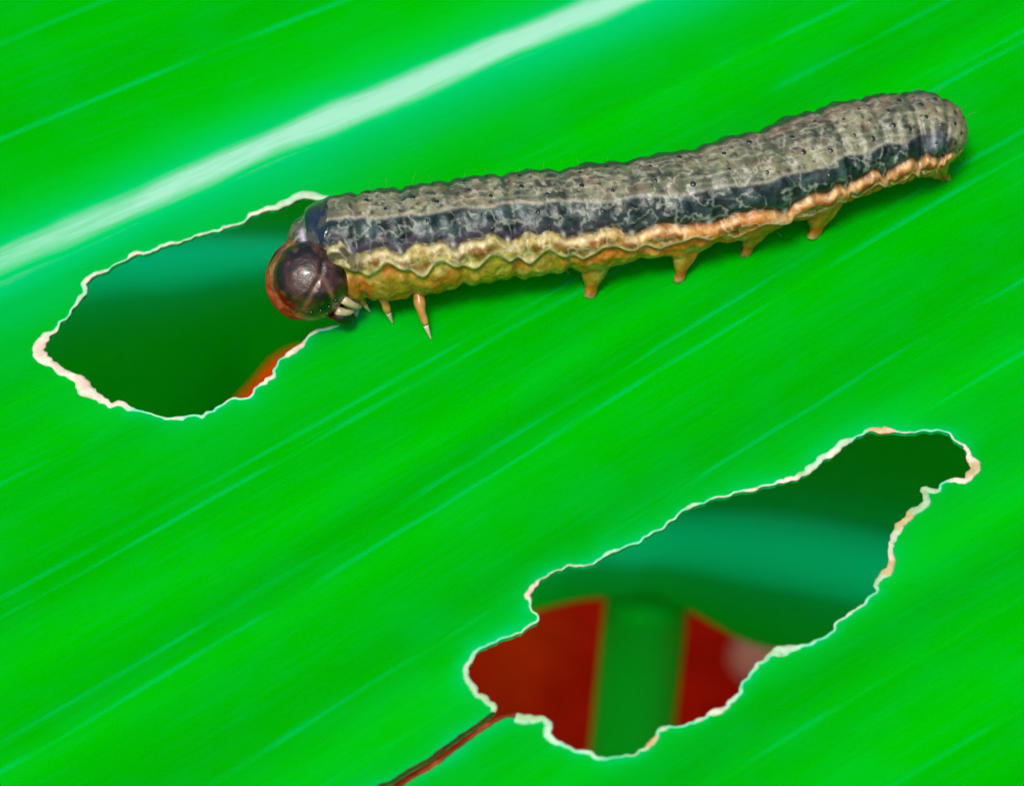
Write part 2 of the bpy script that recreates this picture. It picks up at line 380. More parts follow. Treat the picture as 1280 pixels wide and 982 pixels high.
# dried, pale margins of the holes
CREAM, TAN, PINK, MINT, BROWN = (alb(c) for c in ((255, 250, 224), (226, 200, 140), (250, 218, 196), (110, 244, 190), (120, 44, 14)))
def margin(name, P, width, cols, seed, closed, zoff=0.0, height=0.07, dark=None):
    P = np.asarray(P); nP = len(P)
    T = (np.roll(P, -2, 0) - np.roll(P, 2, 0)) if closed else np.gradient(P, axis=0)
    ker = np.ones(9) / 9
    if closed: T = np.stack([np.convolve(np.r_[T[-4:, k], T[:, k], T[:4, k]], ker, 'valid') for k in (0, 1)], 1)
    T /= np.linalg.norm(T, axis=1)[:, None] + 1e-9
    Nn = np.c_[T[:, 1], -T[:, 0]]
    if closed:
        test = P + Nn * 0.2
        if inside(test, P).mean() > 0.5: Nn = -Nn
    elif dark is not None:
        if inside(P + Nn * 0.15, dark).mean() > 0.5: Nn = -Nn
    m = 9; th = np.linspace(0, 2 * np.pi, m, endpoint=False); Vs = []; cl = []
    s = np.arange(nP) * STEP
    lump = 0.75 + 0.5 * vnoise(s * 2.2, 1, 0, seed + 3)
    for k in range(m):
        cx = (0.5 + 0.62 * math.cos(th[k]) * (0.8 + 0.5 * vnoise(s * 4.2, 7 + (math.cos(th[k]) > 0), 0, seed))) * width - 0.03
        Q = P + Nn * cx[:, None]
        zz = leaf_z(Q[:, 0], Q[:, 1]) + zoff + (height * lump) * math.sin(th[k]) * np.clip(width / 0.25, 0.35, 1.2) + (fbm(Q[:, 0] * 3, Q[:, 1] * 3, k * .5, seed, 2) - 0.5) * 0.06
        Vs.append(np.c_[Q, zz])
        a = fbm(s * 0.9 + k * 0.05, 0, 0, seed + 11, 3); b = fbm(s * 2.1, k * 0.4, 0, seed + 12, 2); c = fbm(s * 0.5, 9, 0, seed + 13, 2)
        col = cols[0][None] * np.ones((nP, 1))
        col = col + (cols[1] - col) * smooth(0.46, 0.60, a)[:, None]; col = col + (cols[2] - col) * (0.85 * smooth(0.5, 0.64, b))[:, None]
        mint = smooth(0.42, 0.58, c) * 0.45 + 0.55 * smooth(0.2, 0.09, width) + 0.25 * (math.cos(th[k]) > 0.5)
        col = col + (cols[3] - col) * np.clip(mint, 0, 0.95)[:, None]
        cl.append(col)
    Vs = np.stack(Vs, 1).reshape(-1, 3); cl = np.stack(cl, 1).reshape(-1, 3)
    f = grid_faces(nP, m, True)
    if closed:
        j = np.arange(m); f = np.vstack([f, np.stack([(nP - 1) * m + j, (nP - 1) * m + (j + 1) % m, (j + 1) % m, j], -1)])
    return mesh_obj(name, Vs, f, DRY, leaf, {'tint': ('FLOAT_COLOR', cl)})
def width_field(P, base, boosts, seed):
    s = np.arange(len(P)) * STEP
    w = base * (0.38 + 1.05 * smooth(0.34, 0.72, fbm(s * 0.85, 0, 0, seed, 4))) * (0.8 + 0.4 * vnoise(s * 1.8, 2, 0, seed))
    for (bx, by, rr, g) in boosts:
        c = plane([(bx, by)])[0]; d = np.linalg.norm(P - c, axis=1); w = w + g * np.exp(-(d / rr) ** 2)
    return np.clip(w, 0.08, 0.8)
w1 = width_field(h1, 0.15, [(58, 440, 1.6, .22), (104, 372, .6, .12), (108, 480, .8, .36), (140, 505, 1.0, .18), (380, 247, 1.2, .16), (280, 285, 1.0, .06), (395, 415, .7, .10), (200, 312, 1.3, -.12), (290, 500, 1.2, -.14), (225, 520, 1.0, -.06)], 71)
margin('hole_rim', h1, w1, (CREAM, CREAM * 0.92, PINK, MINT), 73, True)
w2 = width_field(h2, 0.20, [(588, 838, 1.0, .12), (610, 868, .8, .18), (650, 892, 1.0, .22), (688, 915, .7, .22), (740, 942, .8, .1), (980, 808, .6, .3), (1210, 575, .8, .16), (1100, 725, .6, .08), (800, 680, 1.6, -.13), (790, 940, .7, -.2), (1050, 780, .8, -.12)], 81)
h2n = h2
margin('hole_rim', h2n, w2, (CREAM, TAN, PINK, MINT), 83, False, dark=h2full)
wt = 0.085 + 0.07 * fbm(np.arange(len(su)) * STEP * 1.4, 0, 0, 91, 3)
margin('tear_edge', su, wt, (BROWN * 0.35, BROWN * 0.6, BROWN * 0.8, alb((0, 70, 20))), 92, False, height=0.09, dark=h2full)
wt = 0.10 + 0.10 * fbm(np.arange(len(so)) * STEP * 1.4, 0, 0, 95, 3)
margin('tear_edge', so, wt, (BROWN, BROWN * 1.3, alb((190, 90, 40)), alb((10, 60, 10))), 96, False, height=0.09, dark=h2full)

# ------------------------------------------------------------------ caterpillar
# middle line of the body in the photograph, its height above the leaf and its radius
SP = np.array([  # px, py, height, radius
 (366,334,2.15,1.45),(384,325,2.45,1.80),(408,315,2.8,2.18),(440,311,3.05,2.46),(500,305,3.3,2.52),(560,296,3.4,2.50),(640,284,3.45,2.42),(750,271,3.45,2.36),(850,254,3.4,2.30),
 (900,242,3.4,2.33),(960,225,3.35,2.32),(1040,195,3.3,2.25),(1100,178,3.2,2.15),(1150,169,3.0,1.98),(1185,172,2.7,1.72),(1207,180,2.45,1.5)], float)
SP[:, 2] *= 0.92; SPc = catmull(SP, 600)
C3 = at(SPc[:, 0], SPc[:, 1], SPc[:, 2] - 0.0); 
for _ in range(4): C3 = at(SPc[:, 0], SPc[:, 1], SPc[:, 2] + leaf_z(C3[:, 0], C3[:, 1]))
NS, NT = 680, 220
arc = np.r_[0, np.cumsum(np.linalg.norm(np.diff(C3, axis=0), axis=1))]; LEN = arc[-1]
tt = np.linspace(0, 1, NS); sarc = LEN * (tt + 0.0 * tt)
# denser rings at both caps
u_ = np.linspace(0, 1, NS); sarc = LEN * (u_ - 0.012 * np.sin(2 * np.pi * u_))
CC = np.stack([np.interp(sarc, arc, C3[:, k]) for k in range(3)], 1)
RR = np.interp(sarc, arc, SPc[:, 3]); XX = np.interp(sarc, arc, SPc[:, 0])
# close the ends with rounded caps
ct = 2.1; cap_t = np.clip((sarc - (LEN - ct)) / ct, 0, 1); RR = RR * np.sqrt(np.clip(1 - cap_t ** 2.6, 0, 1))
ch = 1.5; cap_h = np.clip((ch - sarc) / ch, 0, 1); RR = RR * np.sqrt(np.clip(1 - 0.75 * cap_h ** 2.4, 0, 1))
RR = np.maximum(RR, 0.02)
Tn = np.gradient(CC, axis=0); Tn /= np.linalg.norm(Tn, axis=1)[:, None]
kk = np.ones(31) / 31
Tn = np.stack([np.convolve(np.pad(Tn[:, k], 15, 'edge'), kk, 'valid') for k in range(3)], 1); Tn /= np.linalg.norm(Tn, axis=1)[:, None]
Uv = np.array([0, 0, 1.0]) - Tn[:, 2:3] * Tn; Uv /= np.linalg.norm(Uv, axis=1)[:, None]; Sv = np.cross(Tn, Uv)
SEGX = np.array([368, 425, 482, 537, 602, 668, 742, 838, 925, 1008, 1064, 1112, 1152, 1188, 1216], float)   # middles of the segments (T1..A10 inside)
seg = np.interp(XX, SEGX, np.arange(len(SEGX)) - 1.0)       # integer at the middle of a segment, .5 at a fold
TH = np.linspace(0, 2 * np.pi, NT, endpoint=False)
S2, T2 = np.meshgrid(seg, TH, indexing='ij')
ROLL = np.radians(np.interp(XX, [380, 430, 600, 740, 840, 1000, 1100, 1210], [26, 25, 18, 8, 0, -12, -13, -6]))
an = (T2 + ROLL[:, None] + np.pi) % (2 * np.pi) - np.pi; aa = np.degrees(np.abs(an)) - np.where(an < 0, 24 * smooth(760, 940, np.repeat(XX[:, None], NT, 1)), 0) * smooth(20, 60, np.degrees(np.abs(an)))          # angle from the back line, degrees
ph = S2 - np.round(S2)                                       # -.5 .. .5 in a segment
A2, X2 = np.meshgrid(sarc, TH, indexing='ij')[0], np.repeat(XX[:, None], NT, 1)
nz0 = fbm(A2 * 1.1, 0 * A2, (T2 < np.pi) * 9.0, 55, 3)
scal = 5.5 * np.cos(2 * np.pi * ph + 0.5) + 2.5 * np.sin(4 * np.pi * ph) + 16 * (nz0 - 0.5)      # scalloped side folds
scal2 = 6.0 * np.cos(2 * np.pi * ph - 0.9) + 2 * np.sin(4 * np.pi * ph + 1) + 14 * (fbm(A2 * 0.9, 3 + 0 * A2, (T2 < np.pi) * 9.0, 57, 3) - 0.5)
nz = lambda f, seed, o=3: fbm(np.cos(T2) * 2.4 * f, np.sin(T2) * 2.4 * f, A2 * f, seed, o)
LA, LB = 67.0, 89.0                                          # upper and lower side lines
d1 = aa - (LA - scal); d2 = aa - (LB - scal2)
fold = np.exp(-((np.abs(ph) - 0.5) / 0.075) ** 2)
annul = np.cos(2 * np.pi * ph * 3.0)
dr = -(0.10 + 0.05 * smooth(40, 70, aa)) * fold * (0.75 + 0.5 * nz(0.7, 5)) + 0.03 * annul * (1 - fold) + 0.03 * np.cos(2 * np.pi * ph)
dr += -0.17 * np.exp(-(d1 / 4.5) ** 2) + 0.17 * np.exp(-((d1 - 11) / 8.0) ** 2) + 0.10 * np.exp(-((d1 + 13) / 9) ** 2) * np.cos(2 * np.pi * ph)
dr += 0.10 * np.exp(-(d2 / 4.0) ** 2) - 0.15 * np.exp(-((d2 - 9) / 6.0) ** 2)
dr += 0.13 * (nz(1.1, 9, 4) - 0.5) + 0.07 * (nz(3.0, 19, 3) - 0.5)
dr += 0.22 * (nz(1.5, 23, 3) - 0.5) * smooth(-2, 8, d2)
capm = smooth(0.02, 0.9, RR / 2.3)[:, None]; dr = dr * capm
cosT, sinT = np.cos(T2), np.sin(T2)
Rg = RR[:, None] + dr
bel = np.where(cosT < 0, 0.86, 1.0)
PB = CC[:, None] + Rg[..., None] * ((cosT * bel)[..., None] * Uv[:, None] + sinT[..., None] * Sv[:, None])
# prolegs: pulled out of the skin so that the body stays one surface
PRO = [(737, 371, .30), (848, 352, .27), (931, 319, .28), (1016, 297, .40), (1183, 225, .34)]
PROX = [737, 846, 930, 1012, 1176]
pro_w = np.zeros_like(S2); tip_w = np.zeros_like(S2)
for (tx, ty, rad), rx in zip(PRO, PROX):
    i0 = int(np.argmin(np.abs(XX - rx))); tipn = on_leaf(np.array(float(tx)), np.array(float(ty)), 0.02)
    for side in (1, -1):
        ang = R(138 if side > 0 else -150); j0 = int(round((ang % (2 * np.pi)) / (2 * np.pi) * NT)) % NT
        root = PB[i0, j0].copy()
        if side > 0: tip = tipn
        else:
            tip = CC[i0] + Sv[i0] * -1.3; tip[2] = leaf_z(tip[0], tip[1]) + 0.02
        ds = (sarc - sarc[i0])[:, None]; dt = (((TH - ang + np.pi) % (2 * np.pi)) - np.pi)[None] * RR[i0]
        d = np.sqrt(ds ** 2 + dt ** 2); w = np.clip(1 - (d - rad * 0.95) / (rad * 1.15), 0, 1); w = w ** 1.15; w = w + 0.2 * np.exp(-(d / (rad * 2.6)) ** 2) * (1 - w)
        ax = tip - root; L = np.linalg.norm(ax); axn = ax / L
        loc = PB - root; par = (loc @ axn)[..., None] * axn; perp = loc - par
        neck = 1 - 0.34 * np.exp(-((w - 0.66) / 0.2) ** 2) * (w > 0) - 0.06 * smooth(0.8, 1.0, w)
        newp = root + par * (1 - 0.9 * w)[..., None] + perp * neck[..., None] + ax * w[..., None]
        PB = np.where((w > 0.004)[..., None], newp, PB)
        pro_w = np.maximum(pro_w, w); tip_w = np.maximum(tip_w, smooth(0.8, 0.98, w))
# colour of the skin
def C(c): return alb(c)[None, None]
def mix(a, b, w): return a + (b - a) * np.clip(w, 0, 1)[..., None]
tail = smooth(620, 900, X2); tail2 = smooth(560, 760, X2)
n1, n2, n3, n4 = nz(0.9, 101, 3), nz(2.2, 111, 3), nz(4.2, 121, 2), nz(1.4, 131, 3)
ret = np.abs(nz(1.7, 141, 3) - 0.5) * 2                       # network of thin pale lines
back = mix(C((96, 106, 80)) + 0 * n1[..., None], C((148, 150, 116)), smooth(0.38, 0.66, n1))
back = mix(back, C((136, 114, 90)), smooth(0.52, 0.72, n4) * 0.6); back = mix(back, C((84, 100, 86)), smooth(0.58, 0.74, n2) * 0.75)
back = mix(back, C((206, 202, 180)), smooth(0.10, 0.02, ret) * 0.55)
back = mix(back, C((40, 52, 46)), smooth(0.60, 0.70, n3) * 0.75)
back = mix(back, C((166, 122, 108)), smooth(-8, -34, np.degrees(an)) * 0.35)
back = mix(back, C((88, 84, 76)), np.exp(-(np.degrees(an) / 1.8) ** 2) * 0.0)
side = mix(C((30, 58, 56)) + 0 * n1[..., None], C((74, 98, 96)), smooth(0.42, 0.7, n4))
side = mix(side, C((12, 34, 32)), smooth(0.50, 0.58, n2) * 0.95); side = mix(side, C((172, 184, 164)), smooth(0.10, 0.02, ret) * 0.7)
side = mix(side, C((10, 40, 40)), np.exp(-((ph - 0.05) / 0.16) ** 2) * np.exp(-((aa - 48) / 8) ** 2) * 0.75 * tail2)
for l0, wd_, st_ in ((0, 2.0, .45), (14, 1.3, .5), (23, 1.3, .4)): back = mix(back, C((190, 190, 160)), np.exp(-((aa - l0 - 2 * (n4 - .5)) / wd_) ** 2) * st_ * smooth(.3, .6, n2))
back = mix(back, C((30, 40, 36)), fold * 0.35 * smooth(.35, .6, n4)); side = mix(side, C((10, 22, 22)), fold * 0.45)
side = mix(side, C((96, 78, 104)), np.exp(-((d1 + 6) / 4.5) ** 2) * 0.6 * (1 - tail))
side = mix(side, C((14, 40, 62)), smooth(432, 405, X2) * 0.8); back = mix(back, C((30, 46, 50)), smooth(420, 396, X2) * 0.75 * smooth(.35, .55, n1))
edge = 33 + 4 * (n1 - 0.5) * 2 + 2 * np.cos(2 * np.pi * ph)
col = mix(back, side, smooth(-3, 3, aa - edge))
col = mix(col, C((196, 192, 172)), np.exp(-((aa - edge + 1.0) / 2.2) ** 2) * (0.35 + 0.5 * n4))
rl = np.degrees(ROLL)[:, None]; col = mix(col, C((34, 48, 42)), smooth(22 - rl, 31 - rl, -np.degrees(an)) * 0.92)  # dark outline of the far silhouette, painted into the skin colour
band = mix(C((200, 184, 92)) + 0 * n1[..., None], C((216, 136, 52)), tail)
band = mix(band, mix(C((140, 106, 44)), C((140, 66, 14)), tail), smooth(0.44, 0.60, n4) * 0.9)
band = mix(band, mix(C((226, 216, 150)), C((240, 186, 104)), tail), smooth(0.54, 0.70, n2) * 0.7)
band = mix(band, C((110, 62, 24)), smooth(0.60, 0.70, n3) * 0.6); band = mix(band, C((250, 238, 200)), smooth(0.10, 0.02, ret) * 0.5)
band = mix(band, C((196, 84, 40)), np.exp(-((ph + 0.22) / 0.13) ** 2) * smooth(3, 8, d1) * smooth(24, 10, d1) * (0.25 + 0.6 * tail) * smooth(0.35, 0.6, n1))
col = mix(col, band, smooth(-2.0, 2.5, d1) * np.where((an < 0) & (X2 > 700), 0.0, 1.0))
col = mix(col, C((44, 30, 22)), np.exp(-((d1 - 0.5) / 2.4) ** 2) * (0.25 + 0.55 * smooth(0.4, 0.65, n1)))
col = mix(col, mix(C((240, 230, 170)), C((246, 204, 136)), tail), np.exp(-((d1 - 5.5) / 2.6) ** 2) * (0.35 + 0.6 * smooth(0.35, 0.6, n4)))
belly = mix(C((158, 152, 36)) + 0 * n1[..., None], C((214, 140, 46)), smooth(660, 820, X2))
belly = mix(belly, C((196, 108, 24)), smooth(0.5, 0.7, n1) * 0.7); belly = mix(belly, C((206, 204, 110)), smooth(0.55, 0.72, n2) * 0.6)
col = mix(col, belly, smooth(2.0, 5.0, d2))
col = mix(col, mix(C((240, 230, 170)), C((244, 214, 160)), tail), np.exp(-(d2 / 2.6) ** 2) * (0.55 + 0.45 * smooth(0.35, 0.55, n1)) * smooth(0.5, 0.1, pro_w))
proc = mix(C((170, 160, 40)) + 0 * n1[..., None], C((204, 132, 60)), smooth(0.4, 0.65, n4) * 0.8)
proc = mix(proc, C((206, 96, 16)), np.exp(-((pro_w - 0.7) / 0.2) ** 2) * 0.75); proc = mix(proc, C((236, 214, 160)), tip_w * 0.7)
col = mix(col, proc, smooth(0.12, 0.45, pro_w))
thor = smooth(560, 470, X2) * smooth(4, 14, d2); col = mix(col, C((198, 112, 30)), thor * (0.35 + 0.5 * smooth(0.4, 0.65, n1)))
# small warm-white glints painted into the skin colour at the scallop corners
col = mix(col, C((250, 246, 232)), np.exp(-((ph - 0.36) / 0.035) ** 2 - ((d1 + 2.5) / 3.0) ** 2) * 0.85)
col = mix(col, C((20, 34, 38)), smooth(1096, 1135, X2) * smooth(1180, 1168, X2) * np.exp(-((aa - 38) / 17) ** 2) * 0.7 * smooth(.3, .5, n1)); col = mix(col, C((128, 134, 150)), np.exp(-((X2 - 1150) / 13) ** 2 - ((aa - 44) / 11) ** 2) * 0.9)
col = mix(col, C((190, 150, 128)), smooth(1168, 1196, X2) * smooth(40, 20, np.abs(aa - 30)) * 0.5)
frontm = smooth(478, 436, X2) * smooth(-6, 2, d1) * smooth(26, 16, d1); col = mix(col, mix(C((40, 52, 36)) + 0 * n1[..., None], C((206, 200, 150)), smooth(0.5, 0.62, n2)), frontm * 0.85)
col = mix(col, C((206, 198, 214)), np.exp(-((S2 + 0.52) / 0.06) ** 2) * smooth(0.35, 0.6, n1))
base = CC[NS // 2]
cat = empty('caterpillar', (base[0], base[1], 0), 'grey brown striped caterpillar with orange yellow underside feeding at the leaf hole', 'caterpillar')
fb = grid_faces(NS, NT, True).tolist(); fb.append(list(range(NT))); fb.append([(NS - 1) * NT + j for j in range(NT)][::-1])
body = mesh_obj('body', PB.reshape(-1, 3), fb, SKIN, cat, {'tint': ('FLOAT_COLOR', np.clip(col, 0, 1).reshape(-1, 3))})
bm = bmesh.new(); bm.from_mesh(body.data); bmesh.ops.recalc_face_normals(bm, faces=bm.faces); bm.to_mesh(body.data); bm.free()

def on_body(s_seg, deg):
    """point and normal of the skin at a segment coordinate and an angle from the back line"""
    i = int(np.argmin(np.abs(seg - s_seg))); th = R(deg) - ROLL[i]; j = int(round((th % (2 * np.pi)) / (2 * np.pi) * NT)) % NT
    p = PB[i, j]; a = PB[min(i + 2, NS - 1), j] - PB[max(i - 2, 0), j]; b = PB[i, (j + 2) % NT] - PB[i, (j - 2) % NT]
    nrm = np.cross(b, a); nrm /= np.linalg.norm(nrm) + 1e-9
    if nrm @ (p - CC[i]) < 0: nrm = -nrm
    return p, nrm
# pinacula: small raised dark warts, each with a hair
def dome(r, h, n=10, m=5):
    V = []; 
    for k in range(m):
        q = k / (m - 1) * math.pi / 2
        for j in range(n): V.append((r * math.cos(q) * math.cos(2 * math.pi * j / n), r * math.cos(q) * math.sin(2 * math.pi * j / n), h * math.sin(q) - 0.03))
    return np.array(V), grid_faces(m, n, True)
dv, dfc = dome(0.13, 0.065)
wart = bpy.data.meshes.new('pinaculum'); wart.from_pydata((dv * MM).tolist(), [], dfc.tolist()); wart.polygons.foreach_set('use_smooth', [True] * len(wart.polygons))
ca = wart.attributes.new('tint', 'FLOAT_COLOR', 'POINT'); ca.data.foreach_set('color', np.tile(np.r_[alb((16, 34, 30)), 1], len(dv)).astype(np.float32)); wart.materials.append(HORN)
hairV, hairF = [], []
def hair(p, nrm, L, r):
    b = nrm + np.array([random.uniform(-.4, .4), random.uniform(-.4, .4), random.uniform(0, .35)]); b /= np.linalg.norm(b)
    pts_ = [p + b * L * t + np.array([0.06, 0.02, -0.05]) * L * t * t for t in (0, .35, .7, 1.0)]
    V, F_ = tube(np.array(pts_), np.array([r, r * .8, r * .5, r * .12]), 5); o_ = sum(len(v) for v in hairV)
    hairV.append(V); hairF.extend([[q + o_ for q in f] for f in F_])
for sgm in range(0, 13):
    spots = [(-.22, 11), (.2, 22), (-.22, -11), (.2, -22), (-.02, 44), (.12, 60)]
    for q, (o_, dg) in enumerate(spots):
        if sgm in (0,) and q < 4: continue
        p, nrm = on_body(sgm + o_ + random.uniform(-.04, .04), dg + random.uniform(-2, 2))
        w_ = bpy.data.objects.new('pinaculum', wart); COL.objects.link(w_); w_.parent = cat
        w_.location = Vector(p - np.array([base[0], base[1], 0])) * MM
        w_.rotation_euler = Vector(nrm).to_track_quat('Z', 'Y').to_euler()
        k_ = random.uniform(.7, 1.2) * (0.8 if q > 3 else 1); w_.scale = (k_, k_, k_)
        hair(p + nrm * 0.05, nrm, random.uniform(.35, .75), 0.010)
for _ in range(60):
    p, nrm = on_body(random.uniform(-.3, 12.6), random.choice((-1, 1)) * random.uniform(70, 120)); hair(p, nrm, random.uniform(.2, .45), 0.008)
hv = np.vstack(hairV)
hr = mesh_obj('setae', hv, hairF, LEGM, cat, {'tint': ('FLOAT_COLOR', np.tile(alb((120, 104, 80)), (len(hv), 1)))}); hr['kind'] = 'stuff'

# head capsule
HC = at(388., 351., 2.25); HRX = 2.0
vd = (CAM - HC) / np.linalg.norm(CAM - HC)
nu, nv_ = 120, 160
uu = np.linspace(0.004, np.pi - 0.004, nu); vv = np.linspace(0, 2 * np.pi, nv_, endpoint=False)
Um, Vm = np.meshgrid(uu, vv, indexing='ij')
# local head axes: f = face (left, down), s = near side, t = crown
f_ = np.array([-0.86, -0.30, -0.42]); f_ /= np.linalg.norm(f_); s_ = np.array([-0.18, -0.9, 0.38]); s_ -= f_ * (s_ @ f_); s_ /= np.linalg.norm(s_); t_ = np.cross(s_, f_)
if t_[2] < 0: t_ = -t_
D = np.stack([np.cos(Um), np.sin(Um) * np.cos(Vm), np.sin(Um) * np.sin(Vm)], -1)      # components (t, f, s)
dt, dfw, dsd = D[..., 0], D[..., 1], D[..., 2]
W3 = dt[..., None] * t_ + dfw[..., None] * f_ + dsd[..., None] * s_
rad = HRX * np.ones_like(dt)
rad *= 1 + 0.05 * np.abs(dsd) - 0.10 * np.exp(-(dsd / 0.10) ** 2) * smooth(-0.3, 0.5, dt + 0.4 * dfw)    # two lobes, middle groove
rad *= 1 - 0.10 * smooth(0.2, 0.9, -dt)
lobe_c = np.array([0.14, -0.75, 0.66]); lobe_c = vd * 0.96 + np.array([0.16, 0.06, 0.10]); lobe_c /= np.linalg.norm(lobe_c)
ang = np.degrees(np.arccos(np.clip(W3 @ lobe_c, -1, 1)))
hn = fbm(W3[..., 0] * 3, W3[..., 1] * 3, W3[..., 2] * 3, 201, 3); hn2 = fbm(W3[..., 0] * 7, W3[..., 1] * 7, W3[..., 2] * 7, 205, 3)
lim = 59 + 10 * (hn - 0.5)
rad *= 1 + 0.03 * smooth(lim, lim - 30, ang) - 0.018 * np.exp(-((ang - lim) / 4) ** 2)
rad *= 1 + 0.018 * (hn2 - 0.5) + 0.02 * (hn - 0.5)
qx = (W3 - lobe_c) @ RIGHT; qy = (W3 - lobe_c) @ UP; front_ = smooth(70, 50, ang)
seam = np.exp(-((qx - 0.06 - 0.12 * qy) / 0.045) ** 2) * smooth(-0.05, 0.08, qy) * front_                       # median seam, forking below into an inverted Y
fork = np.exp(-((np.abs(qx - 0.06) + 0.55 * qy) / 0.05) ** 2) * smooth(0.04, -0.06, qy) * front_
rad *= 1 - 0.035 * np.clip(seam + fork, 0, 1) - 0.05 * smooth(0.3, 0.9, np.abs(qy)) * (qy < 0)
HV = HC + rad[..., None] * W3 * 1.0
hc = mix(C((62, 30, 18)) + 0 * hn[..., None], C((10, 4, 4)), smooth(0.42, 0.6, hn)); hc = mix(hc, C((104, 66, 50)), smooth(0.52, 0.66, hn2) * 0.6)
rim = mix(C((140, 86, 34)) + 0 * hn[..., None], C((176, 122, 80)), smooth(0.45, 0.65, hn)); rim = mix(rim, C((84, 36, 16)), smooth(0.5, 0.68, hn2) * 0.7)
hc = mix(hc, C((12, 4, 4)), seam * 0.9); hc = mix(hc, C((150, 104, 80)), fork * 0.55)
hcol = mix(hc, rim, smooth(-3, 4, ang - lim)); hcol = mix(hcol, C((24, 10, 8)), np.exp(-((ang - lim) / 3.2) ** 2) * 0.85)
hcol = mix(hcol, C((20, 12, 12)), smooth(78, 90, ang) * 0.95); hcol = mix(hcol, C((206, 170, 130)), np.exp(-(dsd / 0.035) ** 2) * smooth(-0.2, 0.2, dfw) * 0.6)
fh = grid_faces(nu, nv_, True).tolist(); fh.append(list(range(nv_))); fh.append([(nu - 1) * nv_ + j for j in range(nv_)][::-1])
head = mesh_obj('head', HV.reshape(-1, 3), fh, HORN, cat, {'tint': ('FLOAT_COLOR', np.clip(hcol, 0, 1).reshape(-1, 3))})
head['label'] = 'glossy dark brown head capsule with orange brown rim'
bm = bmesh.new(); bm.from_mesh(head.data); bmesh.ops.recalc_face_normals(bm, faces=bm.faces); bm.to_mesh(head.data); bm.free()
def child(name, V, F_, mat, colr, par):
    o_ = mesh_obj(name, V, F_, mat, None, {'tint': ('FLOAT_COLOR', np.asarray(colr) * np.ones((len(V), 1)))})
    o_.parent = par
    off = Vector((0, 0, 0)); q = par
    while q is not None: off += q.location; q = q.parent
    o_.location = -off
    bm_ = bmesh.new(); bm_.from_mesh(o_.data); bmesh.ops.recalc_face_normals(bm_, faces=bm_.faces); bm_.to_mesh(o_.data); bm_.free()
    return o_
def head_dir(px, py):
    """point of the head surface seen at a pixel"""
    d = ray(np.array(float(px)), np.array(float(py))); d = d / np.linalg.norm(d); q = CAM - HC; b = q @ d; c = q @ q - HRX ** 2
    t = -b - math.sqrt(max(b * b - c, 0)); return CAM + d * t
for (ex, ey) in [(412, 384), (401, 389), (389, 391), (420, 376), (409, 393)]:
    p = head_dir(ex, ey); nrm = (p - HC) / np.linalg.norm(p - HC)
    V, F_ = dome(0.10, 0.10); q = Vector(nrm).to_track_quat('Z', 'Y'); V = np.array([tuple(q @ Vector(v)) for v in V]) + p
    child('eye', V, F_.tolist(), HORN, alb((10, 6, 6)), head)
mp_ = head_dir(428, 392)
for k, (tx, ty) in enumerate([(443, 397), (436, 402)]):
    tip = at(float(tx), float(ty), 0.35)
    V, F_ = tube(np.array([mp_ - [0.3, 0, -.2], mp_ * .6 + tip * .4 + [0, -.1, 0], tip]), np.array([.42, .36, .08]), 12)
    child('mandible', V, F_, HORN, alb((22, 12, 8)), head)
for (ax_, ay_, bx_, by_) in [(432, 376, 452, 384), (424, 392, 444, 386)]:
    a = head_dir(ax_, ay_); b = at(float(bx_), float(by_), 1.0)
    V, F_ = tube(catmull([a - (a - HC) * .1, (a + b) / 2 + [0, -.12, .06], b], 8), np.array([.2, .2, .19, .16, .16, .14, .1, .04]), 10)
    child('palp', V, F_, LEGM, alb((226, 206, 168)), head)

# prothoracic shield: glossy plate just behind the head
ns, nt_ = 24, 60
sv = np.linspace(-0.42, 0.0, ns); tv = np.linspace(-62, 58, nt_); SV = []; sc_ = []
for a in sv:
    for b in tv:
        aw = a + (a + .42) / .42 * (0.16 * (float(vnoise(b * .11, 4.5, 0, 311)) - .45) + 0.06 * (float(vnoise(b * .4, 1.5, 0, 313)) - .5) - 0.05 * (b / 60) ** 2)
        i = float(np.interp(aw, seg, np.arange(NS))); i = int(round(i)); th = R(b) - ROLL[i]
        e = min(1, min((a + .42) / .1, (0 - a) / .1, (b + 62) / 9, (58 - b) / 9))
        r_ = RR[i] * (1.0) + 0.01 + 0.05 * math.sqrt(max(e, 0)) - (0.05 if e <= 0 else 0)
        r_ = max(r_, np.linalg.norm(PB[i, int(round((th % (2 * np.pi)) / (2 * np.pi) * NT)) % NT] - CC[i]) - 0.02 + 0.08 * math.sqrt(max(e, 0)))
        SV.append(CC[i] + r_ * (math.cos(th) * Uv[i] + math.sin(th) * Sv[i]))
        g = math.exp(-(b / 3.0) ** 2); g = max(g, 0.9 * float(smooth(.5, .68, fbm(a * 9, b * .09, 0, 307, 3))), 0.8 * float(smooth(14, 0, b))); c_ = alb((14, 40, 62)) * (1 - g) + alb((72, 74, 66)) * g
        sc_.append(c_ * (0.7 + 0.7 * vnoise(a * 14, b * .12, 0, 301)))
sh = mesh_obj('prothoracic_shield', np.array(SV), grid_faces(ns, nt_), HORN, cat, {'tint': ('FLOAT_COLOR', np.array(sc_))})
bm = bmesh.new(); bm.from_mesh(sh.data); bmesh.ops.recalc_face_normals(bm, faces=bm.faces)
bm.to_mesh(sh.data); bm.free(); sh['label'] = 'dark blue glossy plate behind the head'

